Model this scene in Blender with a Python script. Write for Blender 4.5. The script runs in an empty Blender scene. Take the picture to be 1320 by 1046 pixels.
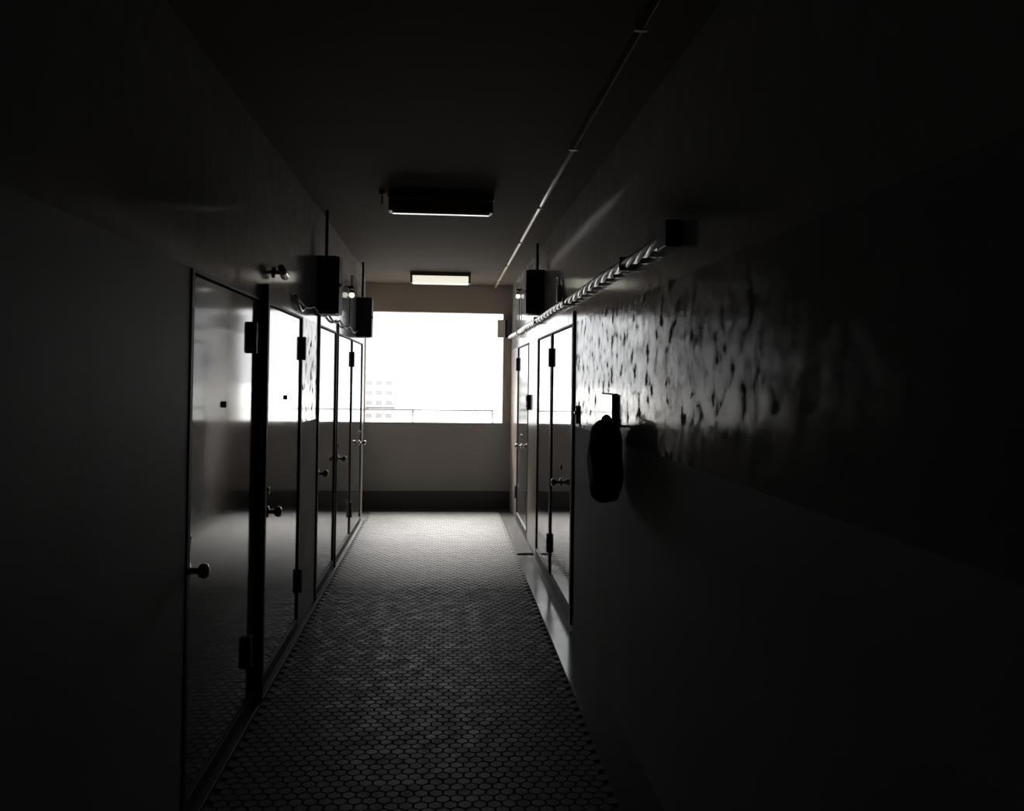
import bpy, bmesh, math, random
from mathutils import Vector, Matrix
random.seed(7)
sc = bpy.context.scene
C = sc.collection
PI = math.pi

# ------------------------------------------------------------------ camera
# corridor runs along +Y, X to the right, Z up, finished floor at z = 0
F_PX, YAW, PITCH, ROLL = 1116.0, math.radians(4.4), math.radians(1.0), math.radians(0.75)
fw = Vector((math.sin(YAW)*math.cos(PITCH), math.cos(YAW)*math.cos(PITCH), math.sin(PITCH)))
r0 = Vector((math.cos(YAW), -math.sin(YAW), 0)); u0 = r0.cross(fw)
rr = r0*math.cos(ROLL) + u0*math.sin(ROLL); uu = u0*math.cos(ROLL) - r0*math.sin(ROLL)
cd = bpy.data.cameras.new('camera')
cam = bpy.data.objects.new('camera', cd); C.objects.link(cam)
cam.matrix_world = Matrix(((rr.x, uu.x, -fw.x, 0), (rr.y, uu.y, -fw.y, 0), (rr.z, uu.z, -fw.z, 1.6), (0, 0, 0, 1)))
cd.sensor_width = 36.0; cd.lens = 36.0*F_PX/1320
cd.shift_x = 1.5/1320; cd.shift_y = -52/1320      # the view goes on below the print's lower edge
cd.clip_end = 3000
sc.camera = cam

# ------------------------------------------------------------------ sky, sun, exposure
w = bpy.data.worlds.new('overcast_sky'); sc.world = w; w.use_nodes = True
bg = w.node_tree.nodes['Background']
bg.inputs['Color'].default_value = (0.97, 0.985, 1.0, 1); bg.inputs['Strength'].default_value = 2.6
sd = bpy.data.lights.new('hazy_sun', 'SUN'); sd.energy = 23.0; sd.angle = math.radians(38); sd.color = (1, 0.97, 0.93)
sun = bpy.data.objects.new('hazy_sun', sd); C.objects.link(sun)
sun_dir = Vector((0.12, -1.0, -1.07)).normalized()
sun.rotation_euler = sun_dir.to_track_quat('-Z', 'Y').to_euler(); sun.location = (-2, 30, 30)
pd = bpy.data.lights.new('opening_portal', 'AREA'); pd.shape = 'RECTANGLE'; pd.size = 1.74; pd.size_y = 1.40
pd.cycles.is_portal = True
po = bpy.data.objects.new('opening_portal', pd); C.objects.link(po)
po.location = (-0.12, 11.16, 1.75); po.rotation_euler = (-PI/2, 0, 0)
vs = sc.view_settings
vs.view_transform = 'Standard'; vs.look = 'None'; vs.gamma = 1.0; vs.exposure = 0.0; vs.use_curve_mapping = False
sc.cycles.use_denoising = True
sc.cycles.max_bounces = 10; sc.cycles.diffuse_bounces = 6; sc.cycles.glossy_bounces = 6
sc.cycles.sample_clamp_indirect = 12.0

# ------------------------------------------------------------------ materials
def mat(name, col, rough=0.5, spec=0.5, metal=0.0, rvar=None, rscale=(6, 6, 6), cvar=0.0, bump=0.0, bscale=(60, 60, 60),
        emit=None, trans=0.0, coat=0.0, ior=1.5, patch=None):
    m = bpy.data.materials.new(name); m.use_nodes = True
    nt = m.node_tree; b = nt.nodes['Principled BSDF']
    b.inputs['Base Color'].default_value = (*col, 1); b.inputs['Roughness'].default_value = rough
    b.inputs['Specular IOR Level'].default_value = spec; b.inputs['Metallic'].default_value = metal
    b.inputs['IOR'].default_value = ior
    b.inputs['Coat Weight'].default_value = coat
    if emit:
        b.inputs['Emission Color'].default_value = (*emit[0], 1); b.inputs['Emission Strength'].default_value = emit[1]
    tc = None
    def noise(scale, detail=4):
        nonlocal tc
        if tc is None:
            tc = nt.nodes.new('ShaderNodeNewGeometry')
        mp = nt.nodes.new('ShaderNodeMapping'); mp.inputs['Scale'].default_value = scale
        nt.links.new(tc.outputs['Position'], mp.inputs['Vector'])
        n = nt.nodes.new('ShaderNodeTexNoise'); n.inputs['Scale'].default_value = 1.0; n.inputs['Detail'].default_value = detail
        nt.links.new(mp.outputs['Vector'], n.inputs['Vector'])
        return n
    if rvar:
        n = noise(rscale); mr = nt.nodes.new('ShaderNodeMapRange')
        mr.inputs['From Min'].default_value = 0.3; mr.inputs['From Max'].default_value = 0.7
        mr.inputs['To Min'].default_value = rvar[0]; mr.inputs['To Max'].default_value = rvar[1]
        nt.links.new(n.outputs['Fac'], mr.inputs['Value']); nt.links.new(mr.outputs['Result'], b.inputs['Roughness'])
    if cvar:
        n = noise((3, 3, 2.2)); mx = nt.nodes.new('ShaderNodeMix'); mx.data_type = 'RGBA'
        mx.inputs['A'].default_value = (*[c*(1-cvar) for c in col], 1); mx.inputs['B'].default_value = (*[min(1, c*(1+cvar)) for c in col], 1)
        nt.links.new(n.outputs['Fac'], mx.inputs['Factor']); nt.links.new(mx.outputs['Result'], b.inputs['Base Color'])
    if bump:
        n = noise(bscale, 5); bp = nt.nodes.new('ShaderNodeBump'); bp.inputs['Strength'].default_value = bump; bp.inputs['Distance'].default_value = 0.004
        nt.links.new(n.outputs['Fac'], bp.inputs['Height']); nt.links.new(bp.outputs['Normal'], b.inputs['Normal'])
    if patch:
        # patchy gloss: worn spots where the varnish is gone
        n = noise(patch[2], 6); mr = nt.nodes.new('ShaderNodeMapRange')
        mr.inputs['From Min'].default_value = 0.36; mr.inputs['From Max'].default_value = 0.64
        mr.inputs['To Min'].default_value = patch[0]; mr.inputs['To Max'].default_value = patch[1]
        nt.links.new(n.outputs['Fac'], mr.inputs['Value']); nt.links.new(mr.outputs['Result'], b.inputs['Specular IOR Level'])
    if trans:
        tr = nt.nodes.new('ShaderNodeBsdfTranslucent'); tr.inputs['Color'].default_value = (*col, 1)
        mix = nt.nodes.new('ShaderNodeMixShader'); mix.inputs['Fac'].default_value = trans
        out = nt.nodes['Material Output']
        nt.links.new(b.outputs['BSDF'], mix.inputs[1]); nt.links.new(tr.outputs['BSDF'], mix.inputs[2]); nt.links.new(mix.outputs['Shader'], out.inputs['Surface'])
    return m

M = {}
M['wall']    = mat('matte_wall_paint', (0.42, 0.415, 0.41), 0.62, 0.3, cvar=0.12, bump=0.25, bscale=(40, 40, 40))
M['pier']    = mat('pale_pier_paint', (0.40, 0.36, 0.31), 0.22, 0.4, cvar=0.08)
M['upper']   = mat('upper_wall_paint', (0.40, 0.39, 0.38), 0.12, 0.25, cvar=0.12, patch=(0.05, 0.5, (10, 10, 8)))
M['rough']   = mat('glossy_rough_plaster', (0.30, 0.295, 0.29), 0.10, 0.3, rvar=(0.05, 0.20), rscale=(16, 16, 20), cvar=0.15, bump=0.04, bscale=(2, 2, 60), patch=(0.0, 0.13, (12, 13, 14)))
M['dado']    = mat('dull_dado_paint', (0.42, 0.415, 0.41), 0.75, 0.12, cvar=0.15)
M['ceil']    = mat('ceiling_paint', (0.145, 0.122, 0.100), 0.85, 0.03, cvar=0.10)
M['beam']    = mat('beam_paint', (0.36, 0.315, 0.27), 0.75, 0.2, cvar=0.10)
M['parapet'] = mat('parapet_paint', (0.27, 0.25, 0.245), 0.7, 0.2, cvar=0.12)
M['base']    = mat('dark_skirting_paint', (0.05, 0.05, 0.05), 0.6, 0.3)
M['grout']   = mat('floor_grout', (0.17, 0.165, 0.16), 0.8, 0.2)
M['tile']    = mat('mosaic_tile_glaze', (0.27, 0.265, 0.26), 0.5, 0.05, rvar=(0.35, 0.6), rscale=(11, 11, 11), cvar=0.18)
M['gutter']  = mat('sealed_gutter_cement', (0.16, 0.16, 0.155), 0.16, 0.6, rvar=(0.12, 0.24), rscale=(5, 3, 5), cvar=0.15)
M['cover']   = mat('gutter_cover_cement', (0.13, 0.125, 0.12), 0.22, 0.5, cvar=0.1)
M['damp']    = mat('dark_drain_coating', (0.035, 0.035, 0.035), 0.7, 0.2)
M['door']    = mat('gloss_door_enamel', (0.11, 0.11, 0.105), 0.07, 1.0, rvar=(0.055, 0.10), rscale=(2, 2, 2))
M['frame']   = mat('dark_frame_enamel', (0.03, 0.03, 0.03), 0.55, 0.3)
M['black']   = mat('black_iron', (0.02, 0.02, 0.02), 0.6, 0.3)
M['chrome']  = mat('worn_chrome', (0.42, 0.37, 0.30), 0.22, 0.5, metal=1.0)
M['box']     = mat('dark_box_enamel', (0.028, 0.028, 0.028), 0.55, 0.3)
M['pale']    = mat('pale_plastic', (0.62, 0.56, 0.48), 0.45, 0.4)
M['white']   = mat('white_gloss_plastic', (0.75, 0.75, 0.74), 0.06, 0.7)
M['conduit'] = mat('grey_conduit_pvc', (0.70, 0.68, 0.64), 0.25, 0.8)
M['pipe']    = mat('painted_pipe', (0.50, 0.42, 0.34), 0.30, 0.5)
M['globe']   = mat('lit_opal_glass', (0.85, 0.84, 0.80), 0.12, 0.6, emit=((1.0, 0.95, 0.85), 1.0))
M['lit']     = mat('lit_diffuser', (0.8, 0.8, 0.75), 0.35, 0.4, emit=((1.0, 0.95, 0.82), 0.85))
M['unlit']   = mat('unlit_diffuser', (0.22, 0.15, 0.10), 0.16, 0.16)
M['housing'] = mat('lamp_housing_enamel', (0.10, 0.09, 0.08), 0.45, 0.4)
M['bag']     = mat('dark_bag_cloth', (0.016, 0.016, 0.017), 0.9, 0.1, bump=0.4, bscale=(150, 150, 150))
M['rail']    = mat('grey_rail_steel', (0.85, 0.83, 0.88), 0.5, 0.4)
M['bwall']   = mat('far_building_concrete', (0.50, 0.50, 0.50), 0.8, 0.2)
M['bwin']    = mat('far_window_glass', (0.26, 0.26, 0.26), 0.5, 0.3)
M['bband']   = mat('far_canopy_metal', (0.1, 0.1, 0.1), 0.7, 0.2)
M['ground']  = mat('far_pale_ground', (0.55, 0.55, 0.54), 0.9, 0.1)

# ------------------------------------------------------------------ mesh helpers
def box(bm, x0, x1, y0, y1, z0, z1, mi=0, bev=0.0):
    r = bmesh.ops.create_cube(bm, size=1.0)
    bmesh.ops.scale(bm, vec=(x1-x0, y1-y0, z1-z0), verts=r['verts'])
    bmesh.ops.translate(bm, vec=((x0+x1)/2, (y0+y1)/2, (z0+z1)/2), verts=r['verts'])
    fs = {f for v in r['verts'] for f in v.link_faces}
    for f in fs: f.material_index = mi
    if bev:
        es = {e for v in r['verts'] for e in v.link_edges}
        bmesh.ops.bevel(bm, geom=list(es), offset=bev, segments=2, affect='EDGES', profile=0.5)
def frame_axes(d):
    d = d.normalized(); a = Vector((0, 0, 1)) if abs(d.z) < 0.9 else Vector((1, 0, 0))
    u = d.cross(a).normalized(); return u, d.cross(u).normalized()
def tube(bm, pts, rad, seg=10, mi=0, caps=True):
    """rad is a number or one radius per point"""
    pts = [Vector(p) for p in pts]; n = len(pts)
    rad = rad if isinstance(rad, (list, tuple)) else [rad]*n
    rings = []
    for i, p in enumerate(pts):
        d = pts[min(i+1, n-1)] - pts[max(i-1, 0)]
        u, v = frame_axes(d)
        rings.append([bm.verts.new(p + (u*math.cos(2*PI*k/seg) + v*math.sin(2*PI*k/seg))*rad[i]) for k in range(seg)])
    for a, b in zip(rings, rings[1:]):
        for k in range(seg):
            f = bm.faces.new((a[k], a[(k+1) % seg], b[(k+1) % seg], b[k])); f.material_index = mi; f.smooth = True
    if caps:
        for rg in (rings[0], rings[-1]):
            f = bm.faces.new(rg); f.material_index = mi
def lathe(bm, prof, origin, axis, seg=18):
    """prof: (distance along axis, radius)"""
    o = Vector(origin); ax = Vector(axis)
    tube(bm, [o + ax*(d + i*1e-6) for i, (d, r) in enumerate(prof)], [max(r, 1e-4) for d, r in prof], seg)
def obj(name, bm, m, parent=None, kind=None, loc=None):
    bmesh.ops.recalc_face_normals(bm, faces=bm.faces[:])
    me = bpy.data.meshes.new(name); bm.to_mesh(me); bm.free()
    for q in (m if isinstance(m, (list, tuple)) else [m]): me.materials.append(M[q])
    o = bpy.data.objects.new(name, me); C.objects.link(o)
    if loc: o.location = loc
    if parent: o.parent = parent
    if kind: o['kind'] = kind
    return o
def one(name, m, parent, *b, bev=0.0, kind=None):
    bm = bmesh.new(); box(bm, *b, bev=bev); return obj(name, bm, m, parent, kind)
def tag(o, label, cat, group=None, kind=None):
    o['label'] = label; o['category'] = cat
    if group: o['group'] = group
    if kind: o['kind'] = kind
    return o
def empty(name, label, cat, loc, group=None, kind=None):
    o = bpy.data.objects.new(name, None); C.objects.link(o); o.location = loc; o.empty_display_size = 0.1
    return tag(o, label, cat, group, kind)

XR, XL, ZC = 0.85, -0.90, 2.80          # wall planes and ceiling
Y_BACK, Y_TILE, Y_END = -3.0, 10.55, 11.0
DEEP = 0.07                              # depth of a door recess
Z_DOOR = 1.985

# ------------------------------------------------------------------ the shell
# floor slab (grout bed) with hexagonal mosaic tiles
bm = bmesh.new(); box(bm, -1.2, 0.69, Y_BACK-0.1, Y_TILE, -0.2, -0.006)
floor = tag(obj('floor', bm, 'grout'), 'corridor floor paved with small glazed hexagonal mosaic tiles', 'floor', kind='structure')
RT = 0.032
def hex_geo(bm, cx, cy, dz=0.0):
    o = []; t = []
    for k in range(6):
        a = PI/6 + k*PI/3
        o.append(bm.verts.new((cx + math.cos(a)*RT*0.95, cy + math.sin(a)*RT*0.95, -0.006)))
    for k in range(6):
        a = PI/6 + k*PI/3
        t.append(bm.verts.new((cx + math.cos(a)*RT*0.84, cy + math.sin(a)*RT*0.84, dz)))
    bm.faces.new(t)
    for k in range(6): bm.faces.new((o[k], o[(k+1) % 6], t[(k+1) % 6], t[k]))
W6 = math.sqrt(3)*RT
cells = []
row = 0; y = Y_BACK + 0.05
while y < Y_TILE - 0.03:
    x = -0.868 + W6/2 + (W6/2 if row % 2 else 0)
    while x < 0.69 - W6/2:
        cells.append((x, y)); x += W6
    y += 1.5*RT; row += 1
single = set(sorted([c for c in cells if c[1] > 5.22], key=lambda c: (c[1], abs(c[0])))[:300])
bm = bmesh.new()
for c in cells:
    if c not in single: hex_geo(bm, c[0], c[1], random.uniform(-0.0008, 0.0008))
obj('tile_field', bm, 'tile', floor, kind='stuff')
bm = bmesh.new(); hex_geo(bm, 0, 0); t0 = obj('tile', bm, 'tile', floor)
first = True
for c in sorted(single):
    t = t0 if first else t0.copy()
    if not first: C.objects.link(t); t.parent = floor
    first = False
    t.location = (c[0], c[1], random.uniform(-0.0008, 0.0008))
# left kerb strip, right gutter, drain at the parapet foot
bm = bmesh.new(); box(bm, XL-0.02, -0.868, Y_BACK, 9.85, -0.006, 0.012, bev=0.004)
tag(obj('trim_1', bm, 'base'), 'thin dark kerb strip between tiles and left wall', 'kerb', kind='structure')
bm = bmesh.new(); box(bm, 0.692, XR+DEEP+0.1, Y_BACK, Y_TILE, -0.2, -0.012)
tag(obj('trim_2', bm, 'gutter'), 'smooth sealed cement gutter along the right wall', 'gutter', kind='structure')
bm = bmesh.new(); box(bm, 0.70, XR-0.004, 8.0, 10.1, -0.012, 0.004, bev=0.004)
tag(obj('gutter_cover', bm, 'cover'), 'pale cement cover slab lying on the gutter', 'gutter cover')
bm = bmesh.new(); box(bm, -1.2, XR+DEEP+0.1, Y_TILE, Y_END, -0.2, -0.03)
tag(obj('trim_3', bm, 'damp'), 'dark coated drain strip at the foot of the parapet', 'drain', kind='structure')
# ceiling
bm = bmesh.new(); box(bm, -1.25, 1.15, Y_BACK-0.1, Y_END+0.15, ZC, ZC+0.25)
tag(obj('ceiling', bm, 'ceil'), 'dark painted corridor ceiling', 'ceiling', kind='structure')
bm = bmesh.new(); box(bm, -1.25, 1.15, Y_BACK-0.2, Y_BACK, -0.2, ZC)
tag(obj('wall_back', bm, 'wall'), 'plain dark wall closing the corridor opposite the open bay', 'wall', kind='structure')
# end wall: parapet, lintel beam, jambs
bm = bmesh.new()
box(bm, -1.25, 1.15, Y_END, Y_END+0.15, -0.2, 1.053, 0)
box(bm, -1.25, 1.15, Y_END, Y_END+0.15, 2.447, ZC, 1)
box(bm, -1.25, -0.99, Y_END, Y_END+0.15, 1.053, 2.447, 1)
box(bm, 0.747, 1.15, Y_END, Y_END+0.15, 1.053, 2.447, 1)
tag(obj('wall_front', bm, ['parapet', 'beam']), 'end wall with parapet below and beam above the open bay', 'wall', kind='structure')
bm = bmesh.new(); box(bm, -1.0, XR, Y_END-0.02, Y_END, -0.03, 0.19, bev=0.004)
tag(obj('baseboard_front', bm, 'base'), 'dark skirting along the foot of the parapet', 'skirting', kind='structure')

# side walls: a full back layer, and a front layer cut away at the doors
def side_wall(name, label, sgn, X, y_end, solids, doors):
    bm = bmesh.new()
    def b(x0, x1, *r, mi=0):
        a, c = X + sgn*x0, X + sgn*x1
        box(bm, min(a, c), max(a, c), *r, mi)
    b(DEEP, DEEP+0.16, Y_BACK, y_end, -0.2, ZC, mi=0)
    b(0, DEEP, Y_BACK, y_end, Z_DOOR, ZC, mi=1)
    for (y0, y1, mi) in solids:
        if mi == 2:                                   # rough plaster over a dull dado
            b(0, DEEP, y0, y1, -0.2, 1.31, mi=5); b(0, DEEP, y0, y1, 1.31, Z_DOOR, mi=2)
        else: b(0, DEEP, y0, y1, -0.2, Z_DOOR, mi=mi)
    for (y0, y1) in doors: b(0, DEEP, y0, y1, -0.2, 0.07, mi=4)
    return tag(obj(name, bm, ['wall', 'upper', 'rough', 'pier', 'base', 'dado']), label, 'wall', kind='structure')
side_wall('wall_right', 'right corridor wall with rough glossy plaster and recessed doors', 1, XR, Y_END,
          [(Y_BACK, 5.55, 2), (7.86, 8.66, 3), (10.0, 10.82, 3), (10.82, Y_END, 3)], [(5.55, 7.86), (8.66, 10.0)])
side_wall('wall_left', 'left corridor wall with recessed doors and rough plaster piers', -1, XL, 9.85,
          [(Y_BACK, 3.14, 0), (4.37, 4.45, 0), (5.60, 6.27, 2), (7.36, 7.41, 0), (9.66, 9.85, 3)], [(3.14, 4.37), (4.45, 5.60), (6.27, 7.36), (7.41, 9.66)])
bm = bmesh.new(); box(bm, -1.25, -1.0, 9.85, Y_END, -0.2, ZC)
tag(obj('wall_alcove', bm, 'pier'), 'pale set-back wall beside the open end bay', 'wall', kind='structure')

# ------------------------------------------------------------------ doors
def hinge(parent, sgn, X, y, z, h=0.148, d=0.021, wy=0.04):
    bm = bmesh.new()
    a, c = X + sgn*0.012, X - sgn*d
    box(bm, min(a, c), max(a, c), y-wy/2, y+wy/2, z-h/2, z+h/2, bev=0.004)
    hg = obj('hinge', bm, 'black', parent)
    bm = bmesh.new(); tube(bm, [(X-sgn*(d-0.008), y-wy/2-0.007, z-h/2+0.01), (X-sgn*(d-0.008), y-wy/2-0.007, z+h/2-0.01)], 0.007, 8)
    obj('hinge_pin', bm, 'black', hg)
def knob(parent, sgn, X, y, z):
    bm = bmesh.new()
    lathe(bm, [(0, 0.030), (0.006, 0.030), (0.008, 0.012), (0.035, 0.011), (0.04, 0.022), (0.055, 0.028), (0.068, 0.024), (0.074, 0.010), (0.0745, 0.001)], (X, y, z), (-sgn, 0, 0))
    kb = obj('door_knob', bm, 'chrome', parent)
    bm = bmesh.new(); lathe(bm, [(0.0, 0.020), (0.006, 0.020), (0.009, 0.015), (0.0092, 0.001)], (X, y, z+0.11), (-sgn, 0, 0))
    obj('keyhole', bm, 'chrome', kb)
def door(name, label, sgn, X, y0, y1, hinge_y=None, fin=0.0, fin_y=None, peep=None, knob_y=None, knob_z=0.9, low_hinge=True, gap=0.012, slot_y=None):
    """a flush enamelled steel door between y0 and y1 in the wall plane X; sgn is +1 on the right wall"""
    root = empty(name, label, 'door', (X, (y0+y1)/2, 0.07), kind='structure')
    par = Matrix.Translation((-X, -(y0+y1)/2, -0.07))
    made = []
    def keep(o):
        o.matrix_parent_inverse = par; made.append(o); return o
    sx = lambda a, b: (min(X+sgn*a, X+sgn*b), max(X+sgn*a, X+sgn*b))
    keep(one('door_leaf', 'door', root, *sx(0.006, 0.046), y0+gap, y1-gap, 0.085, Z_DOOR-0.018, bev=0.003))
    bm = bmesh.new()
    box(bm, *sx(-0.004, 0.07), y0-0.03, y0+0.004, 0.07, Z_DOOR, bev=0.002)
    box(bm, *sx(-0.004, 0.07), y1-0.004, y1+0.03, 0.07, Z_DOOR, bev=0.002)
    box(bm, *sx(-0.004, 0.07), y0+0.004, y1-0.004, Z_DOOR-0.012, Z_DOOR, bev=0.002)
    keep(obj('door_frame', bm, 'frame', root))
    if fin:
        bm = bmesh.new(); box(bm, *sx(-fin, 0.0), fin_y, fin_y+0.04, 0.012, 2.06, bev=0.003)
        keep(obj('frame_fin', bm, 'frame', root))
    keep(one('sill', 'base', root, *sx(-0.006, 0.05), y0+0.004, y1-0.004, 0.07, 0.083, bev=0.002))
    if hinge_y is not None:
        n = len(C.objects)
        hinge(root, sgn, X, hinge_y, 1.785)
        if low_hinge: hinge(root, sgn, X, hinge_y, 0.313)
    if peep is not None:
        bm = bmesh.new(); lathe(bm, [(-0.007, 0.013), (0.004, 0.013), (0.005, 0.008), (0.003, 0.001)], (X, peep, 1.485), (-sgn, 0, 0), 14)
        obj('peephole', bm, 'black', root)
    if slot_y is not None:
        bm = bmesh.new(); box(bm, *sx(-0.003, 0.006), slot_y-0.13, slot_y+0.13, 1.10, 1.16, bev=0.002)
        obj('letter_slot', bm, 'frame', root)
    if knob_y is not None: knob(root, sgn, X+sgn*0.006, knob_y, knob_z)
    for ch in root.children: ch.matrix_parent_inverse = par
    return root

door('door_1', 'glossy left door with peephole, first from the corridor start, beside a projecting frame fin', -1, XL, 3.18, 4.33, hinge_y=4.15, fin=0.033, fin_y=4.34, peep=3.655, knob_y=3.20)
door('door_2', 'glossy left door with peephole, hinged beside the rough plaster pier', -1, XL, 4.49, 5.55, hinge_y=5.59, peep=5.05, knob_y=4.60)
door('door_3', 'narrow glossy left door just past the rough plaster pier', -1, XL, 6.31, 7.32, fin=0.012, fin_y=6.27, knob_y=6.42)
door('door_4', 'glossy left door leaf hinged at its far edge against the last leaf', -1, XL, 7.45, 8.56, hinge_y=8.585, fin=0.013, fin_y=7.37, knob_y=7.6)
door('door_5', 'last glossy leaf on the left wall beside the open bay', -1, XL, 8.62, 9.62, knob_y=9.5)
door('door_6', 'wide glossy right door with black bolt hinges on its far edge and round knob', 1, XR, 5.72, 6.82, hinge_y=6.855, knob_y=6.25, knob_z=0.865, fin=0.012, fin_y=5.61)
door('door_7', 'narrow glossy right door leaf beside the pale pier', 1, XR, 6.88, 7.82)
door('door_8', 'last glossy door on the right wall with knob, between two pale piers', 1, XR, 8.73, 9.96, hinge_y=9.99, knob_y=9.45, knob_z=0.88)

# ------------------------------------------------------------------ conduits and pipes
def wavy(p0, p1, n, amp):
    p0, p1 = Vector(p0), Vector(p1); out = []
    for i in range(n+1):
        t = i/n
        out.append(p0.lerp(p1, t) + Vector((0, 0, amp*(math.sin(t*23) + 0.6*math.sin(t*57+1)))))
    return out
root = empty('cable_bundle', 'grey bundle of twisted cables running along the right wall above the doors', 'cable', (XR, 7.0, 2.14))
for k in range(3):
    pts = []
    for i in range(301):
        y = 3.2 + 7.74*i/300; a = 2*PI*y/0.60 + k*2*PI/3
        pts.append((XR-0.030 + 0.0125*math.cos(a), y, 2.14 + 0.0125*math.sin(a) + 0.004*math.sin(y*3.1)))
    bm = bmesh.new(); tube(bm, pts, 0.012, 8)
    o = obj('cable_strand', bm, 'conduit', root); o.matrix_parent_inverse = Matrix.Translation((-XR, -7.0, -2.14))
for k in range(4):
    bm = bmesh.new(); box(bm, XR-0.058, XR-0.003, 3.9+k*1.9, 3.92+k*1.9, 2.108, 2.172, bev=0.004)
    o = obj('cable_clip', bm, 'conduit', root); o.matrix_parent_inverse = Matrix.Translation((-XR, -7.0, -2.14))
bm = bmesh.new(); box(bm, XR-0.06, XR-0.003, 3.06, 3.2, 2.09, 2.19, bev=0.006)
o = obj('end_box', bm, 'box', root); o.matrix_parent_inverse = Matrix.Translation((-XR, -7.0, -2.14))
root = empty('ceiling_pipe', 'straight painted pipe clipped along the ceiling near the right wall', 'pipe', (0.635, 7.0, ZC))
bm = bmesh.new(); tube(bm, [(0.635, 0.5, ZC-0.018), (0.635, 10.99, ZC-0.018)], 0.014, 12)
o = obj('pipe_tube', bm, 'pipe', root); o.matrix_parent_inverse = Matrix.Translation((-0.635, -7.0, -ZC))
for k in range(7):
    bm = bmesh.new(); box(bm, 0.613, 0.657, 1.3+k*1.5, 1.325+k*1.5, ZC-0.036, ZC, bev=0.003)
    o = obj('pipe_clip', bm, 'pipe', root); o.matrix_parent_inverse = Matrix.Translation((-0.635, -7.0, -ZC))
# loose black cable on the left, with the loops that hang over the second door
def cable(name, label, pts, r, m, cat='cable'):
    bm = bmesh.new(); tube(bm, pts, r, 8); return tag(obj(name, bm, m), label, cat)
cp = []
for i in range(121):
    t = i/120; y = 5.2 + 4.4*t
    cp.append((XL+0.016, y, 2.085 - 0.035*abs(math.sin(t*PI*6))))
cable('wall_cable', 'thin dark cable sagging along the left wall over the doors', cp, 0.009, 'black')
cable('cable_loop', 'short pale cable loop drooping over the second left door', [(XL+0.02, 5.25+0.30*i/16, 2.075 - 0.05*math.sin(PI*i/16)**0.8 - 0.02*i/16) for i in range(17)], 0.007, 'conduit')

# ------------------------------------------------------------------ wall boxes above the doors
def wall_box(label, sgn, X, y0, z0, z1, dx=0.155, dy=0.20, group=None):
    root = empty('meter_box', label, 'meter box', (X, y0+dy/2, z0), group)
    inv = Matrix.Translation((-X, -(y0+dy/2), -z0))
    sx = lambda a, b: (min(X-sgn*a, X-sgn*b), max(X-sgn*a, X-sgn*b))
    parts = [one('box_body', 'box', root, *sx(0.0, dx-0.018), y0, y0+dy, z0, z1, bev=0.006),
             one('box_door', 'box', root, *sx(dx-0.016, dx), y0+0.004, y0+dy-0.004, z0+0.004, z1-0.004, bev=0.005)]
    bm = bmesh.new(); lathe(bm, [(0, 0.012), (0.012, 0.012), (0.014, 0.001)], (X-sgn*dx, y0+0.03, (z0+z1)/2), (-sgn, 0, 0), 12)
    parts.append(obj('latch', bm, 'chrome', root))
    bm = bmesh.new(); tube(bm, [(X-sgn*0.05, y0+dy/2, z1), (X-sgn*0.05, y0+dy/2, ZC-0.001)], 0.012, 10)
    parts.append(obj('feed_pipe', bm, 'box', root))
    for o in parts: o.matrix_parent_inverse = inv
wall_box('dark meter box on the left wall above the last leaf, beside the bay', -1, XL, 8.92, 2.02, 2.43)
wall_box('dark meter box on the left wall above the narrow third door', -1, XL, 6.15, 2.05, 2.46, dy=0.22)
wall_box('dark meter box on the right wall resting above the twisted cables', 1, XR, 7.42, 2.175, 2.56)

# small globe lamps on stems
def globe_lamp(label, sgn, X, y, z, top):
    root = empty('globe_lamp', label, 'lamp', (X, y, z), 'small globe lamps on the walls')
    xc = X - sgn*0.04
    bm = bmesh.new(); bmesh.ops.create_uvsphere(bm, u_segments=20, v_segments=12, radius=0.027)
    for f in bm.faces: f.smooth = True
    obj('globe', bm, 'globe', root, loc=(-sgn*0.031, 0, 0))
    bm = bmesh.new(); tube(bm, [(-sgn*0.031, 0, 0.026), (-sgn*0.031, 0, top-z)], 0.010, 10); obj('stem', bm, 'pale', root)
    bm = bmesh.new(); lathe(bm, [(0, 0.022), (0.012, 0.022), (0.02, 0.014)], (-sgn*0.031, 0, 0.022), (0, 0, 1), 14); obj('socket', bm, 'black', root)
    bm = bmesh.new(); box(bm, min(0, -sgn*0.05), max(0, -sgn*0.05), -0.012, 0.012, 0.06, 0.084, bev=0.002); obj('bracket', bm, 'black', root)
    bm = bmesh.new(); tube(bm, [(-sgn*0.012, 0.0, 0.06), (-sgn*0.014, 0.004, -0.1), (-sgn*0.012, 0.0, -0.27)], 0.005, 6); obj('cord', bm, 'black', root)
globe_lamp('small white globe lamp on a stem, left wall', -1, XL, 8.15, 2.375, 2.56)
globe_lamp('small white globe lamp on a stem, right wall near the bay', 1, XR, 9.72, 2.55, 2.70)
# spotlight-like chrome fitting that glints above the second left door
root = empty('chrome_wall_fitting', 'small chrome fitting glinting high on the left wall', 'fitting', (XL, 4.62, 2.15))
bm = bmesh.new(); lathe(bm, [(0, 0.030), (0.008, 0.030), (0.01, 0.010), (0.05, 0.010)], (0, 0, 0), (1, 0, 0)); obj('mount', bm, 'chrome', root)
bm = bmesh.new(); tube(bm, [(0.05, -0.07, 0.02), (0.05, 0.05, -0.012)], [0.016, 0.024], 14); obj('barrel', bm, 'chrome', root)
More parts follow.
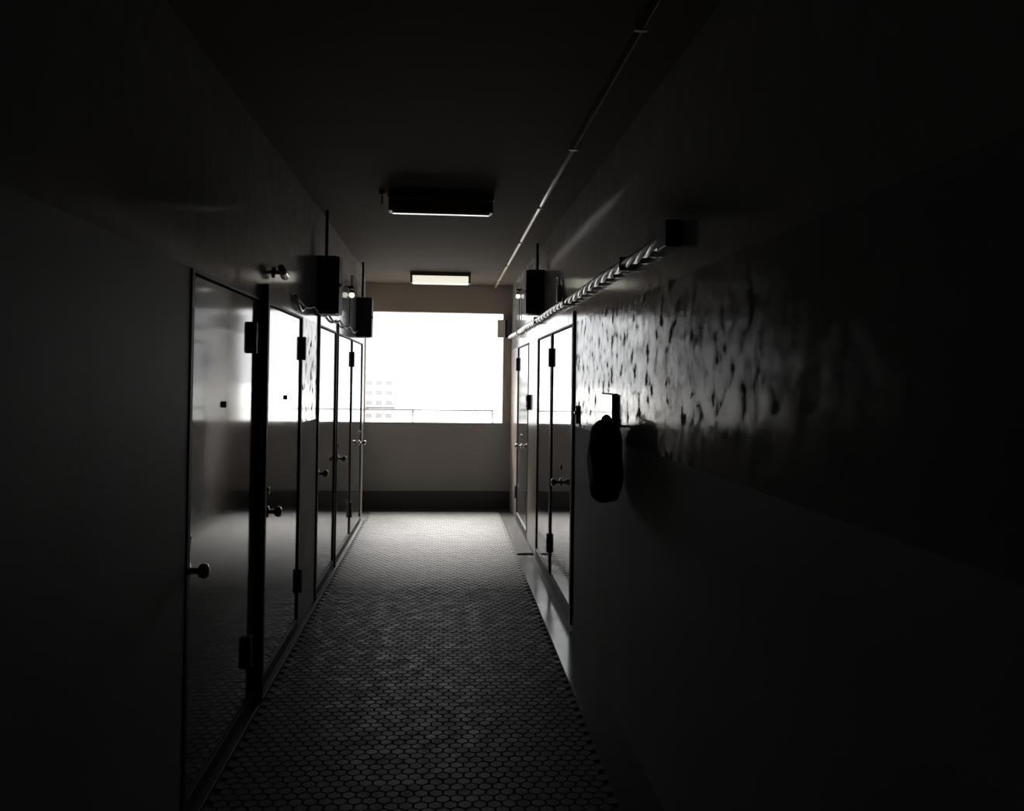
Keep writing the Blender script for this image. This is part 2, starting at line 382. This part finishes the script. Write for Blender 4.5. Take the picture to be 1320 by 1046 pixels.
# pale stub above the conduit on the right wall
root = empty('junction_stub', 'pale junction stub just above the twisted cables', 'junction', (XR, 6.3, 2.176))
one('stub_body', 'pale', root, -0.034, 0.0, -0.03, 0.03, 0.0, 0.125, bev=0.004)
bm = bmesh.new(); tube(bm, [(-0.016, 0.0, 0.125), (-0.016, 0.0, 0.16), (-0.016, 0.03, 0.185), (-0.016, 0.10, 0.19)], 0.009, 8); obj('stub_pipe', bm, 'pale', root)
# little tan box in the corner of the bay
root = empty('corner_box', 'tan box with dark edge in the upper corner of the bay', 'box', (0.725, 10.95, 2.14))
one('box_body', 'pale', root, -0.06, 0.035, -0.045, 0.05, 0.0, 0.225, bev=0.005)
one('dark_cover', 'box', root, 0.037, 0.068, -0.045, 0.05, 0.0, 0.225, bev=0.004)

# ------------------------------------------------------------------ ceiling lamps
def tube_lamp(label, xc, y, diff):
    root = empty('ceiling_lamp', label, 'lamp', (xc, y, ZC))
    one('lamp_housing', 'housing', root, -0.34, 0.34, -0.055, 0.055, -0.045, 0.0, bev=0.004)
    bm = bmesh.new()
    prof = [(-0.05, -0.045), (-0.05, -0.10), (-0.040, -0.125), (-0.02, -0.135), (0.02, -0.135), (0.040, -0.125), (0.05, -0.10), (0.05, -0.045)]
    a = [bm.verts.new((-0.31, p, q)) for p, q in prof]; b = [bm.verts.new((0.31, p, q)) for p, q in prof]
    for k in range(len(prof)-1): bm.faces.new((a[k], a[k+1], b[k+1], b[k]))
    bm.faces.new(a); bm.faces.new(b); bm.faces.new((a[0], b[0], b[-1], a[-1]))
    obj('diffuser', bm, diff, root)
    for s in (-1, 1):
        one('end_cap', 'housing', root, *sorted((s*0.312, s*0.335)), -0.05, 0.05, -0.125, -0.045, bev=0.006)
tube_lamp('lit white fluorescent ceiling lamp close to the end beam', -0.055, 9.72, 'lit')
tube_lamp('unlit fluorescent ceiling lamp, midway along the corridor ceiling', -0.035, 5.60, 'unlit')
root = empty('ceiling_sensor', 'tiny brass sensor on the ceiling beside the unlit lamp', 'sensor', (-0.41, 5.55, ZC))
bm = bmesh.new(); lathe(bm, [(0, 0.022), (0.02, 0.022), (0.03, 0.012)], (0, 0, 0), (0, 0, -1), 14); obj('sensor_base', bm, 'housing', root)
bm = bmesh.new(); lathe(bm, [(0.03, 0.006), (0.075, 0.006), (0.08, 0.012), (0.086, 0.001)], (0, 0, 0), (0, 0, -1), 12); obj('sensor_tip', bm, 'chrome', root)

# ------------------------------------------------------------------ things on the right plaster wall
root = empty('name_panel', 'white glossy panel on the rough plaster wall above a dark bag', 'wall panel', (XR, 4.39, 1.36))
one('panel_back', 'black', root, -0.012, 0.0, -0.17, 0.17, 0.0, 0.18, bev=0.003)
one('panel_face', 'white', root, -0.022, -0.0125, -0.165, 0.165, 0.005, 0.175, bev=0.003)
root = empty('doorbell', 'small doorbell on the rough wall next to the dark door frame', 'doorbell', (XR, 5.44, 1.33))
one('bell_plate', 'black', root, -0.016, 0.0, -0.028, 0.028, 0.0, 0.115, bev=0.004)
bm = bmesh.new(); lathe(bm, [(0, 0.012), (0.006, 0.012), (0.009, 0.006)], (-0.016, 0, 0.07), (-1, 0, 0), 12); obj('bell_button', bm, 'chrome', root)
root = empty('intercom', 'small dark intercom box on the pale pier between right doors', 'intercom', (XR, 8.52, 1.31))
one('intercom_case', 'frame', root, -0.035, 0.0, -0.045, 0.045, 0.0, 0.15, bev=0.006)
one('speaker_grille', 'black', root, -0.040, -0.0355, -0.03, 0.03, 0.085, 0.135, bev=0.002)
bm = bmesh.new(); lathe(bm, [(0, 0.011), (0.006, 0.011), (0.008, 0.001)], (-0.035, 0, 0.04), (-1, 0, 0), 12); obj('call_button', bm, 'chrome', root)
# dark bag on a hook
root = empty('hanging_bag', 'dark lumpy cloth bag hanging against the rough plaster wall', 'bag', (XR, 4.03, 1.0))
bm = bmesh.new(); bmesh.ops.create_uvsphere(bm, u_segments=28, v_segments=20, radius=1.0)
rnd = random.Random(3); ph = [rnd.uniform(0, 6.28) for _ in range(6)]
for v in bm.verts:
    p = v.co.copy(); s = 1 + 0.07*math.sin(5*p.y+ph[0])*math.cos(4*p.z+ph[1]) + 0.05*math.sin(9*p.x+ph[2]+6*p.z)
    top = max(0, p.z)
    q = (1-abs(p.z)**3.2)**0.5 if abs(p.z) < 1 else 0; hr = math.hypot(p.x, p.y) or 1; k = q/hr if hr > 1e-4 else 0
    v.co = Vector((p.x*k*0.078*s, p.y*k*0.15*s, p.z*0.215*(1+0.05*math.sin(3*p.y+ph[3])+0.04*math.sin(5*p.x+ph[4]))))
    if v.co.z < -0.15: v.co.z = -0.15 - (abs(v.co.z)-0.15)*0.5
for f in bm.faces: f.smooth = True
obj('bag_body', bm, 'bag', root, loc=(-0.09, 0, 0.215))
bm = bmesh.new(); tube(bm, [(-0.085 + 0.012*math.cos(PI*i/12), -0.03+0.06*i/12, 0.398 + 0.035*math.sin(PI*i/12)) for i in range(13)], 0.013, 8); obj('bag_handle', bm, 'bag', root)
bm = bmesh.new(); tube(bm, [(0, 0, 0.39), (-0.06, 0, 0.39), (-0.085, 0, 0.394), (-0.098, 0, 0.405)], 0.006, 8); obj('wall_hook', bm, 'black', root)

# ------------------------------------------------------------------ railing on the parapet
root = empty('parapet_railing', 'thin grey steel railing on top of the end parapet', 'railing', (-0.15, Y_END+0.07, 1.053))
bm = bmesh.new(); tube(bm, [(-0.86, 0, 0.155), (0.785, 0, 0.155)], 0.011, 10); obj('rail', bm, 'rail', root)
for x in (-0.39, 0.625): 
    bm = bmesh.new(); tube(bm, [(x+0.15, 0, 0.0), (x+0.15, 0, 0.155)], 0.011, 10); p = obj('post', bm, 'rail', root)
    bm = bmesh.new(); box(bm, x+0.15-0.022, x+0.15+0.022, -0.022, 0.022, 0, 0.006); obj('post_foot', bm, 'rail', p)

# ------------------------------------------------------------------ outside
bm = bmesh.new(); box(bm, -900, 900, 30, 2500, -19, -18)
tag(obj('ground', bm, 'ground'), 'pale hazy ground far below the open bay', 'ground', kind='structure')
root = empty('apartment_building', 'faint distant apartment building seen over the parapet railing', 'building', (-26.0, 252.0, -18.0))
one('building_wall', 'bwall', root, -1.6, 11.7, 0.3, 14, 0, 20.3)
one('roof_slab', 'bwall', root, -1.9, 12.0, 0.0, 14.3, 20.3, 20.7)
one('canopy_band', 'bband', root, -1.6, 12.0, -0.6, 0.3, 10.7, 11.25)
win = None
for r in range(7):
    for c in range(5):
        if win is None:
            bm = bmesh.new(); box(bm, -0.85, 0.85, -0.05, 0.12, -0.6, 0.6); win = obj('window', bm, 'bwin', root); q = win
        else:
            q = win.copy(); C.objects.link(q); q.parent = root
        q.location = (10.2 - 2.85*c, 0.2, 18.3 - 2.85*r - (0.9 if r >= 3 else 0))
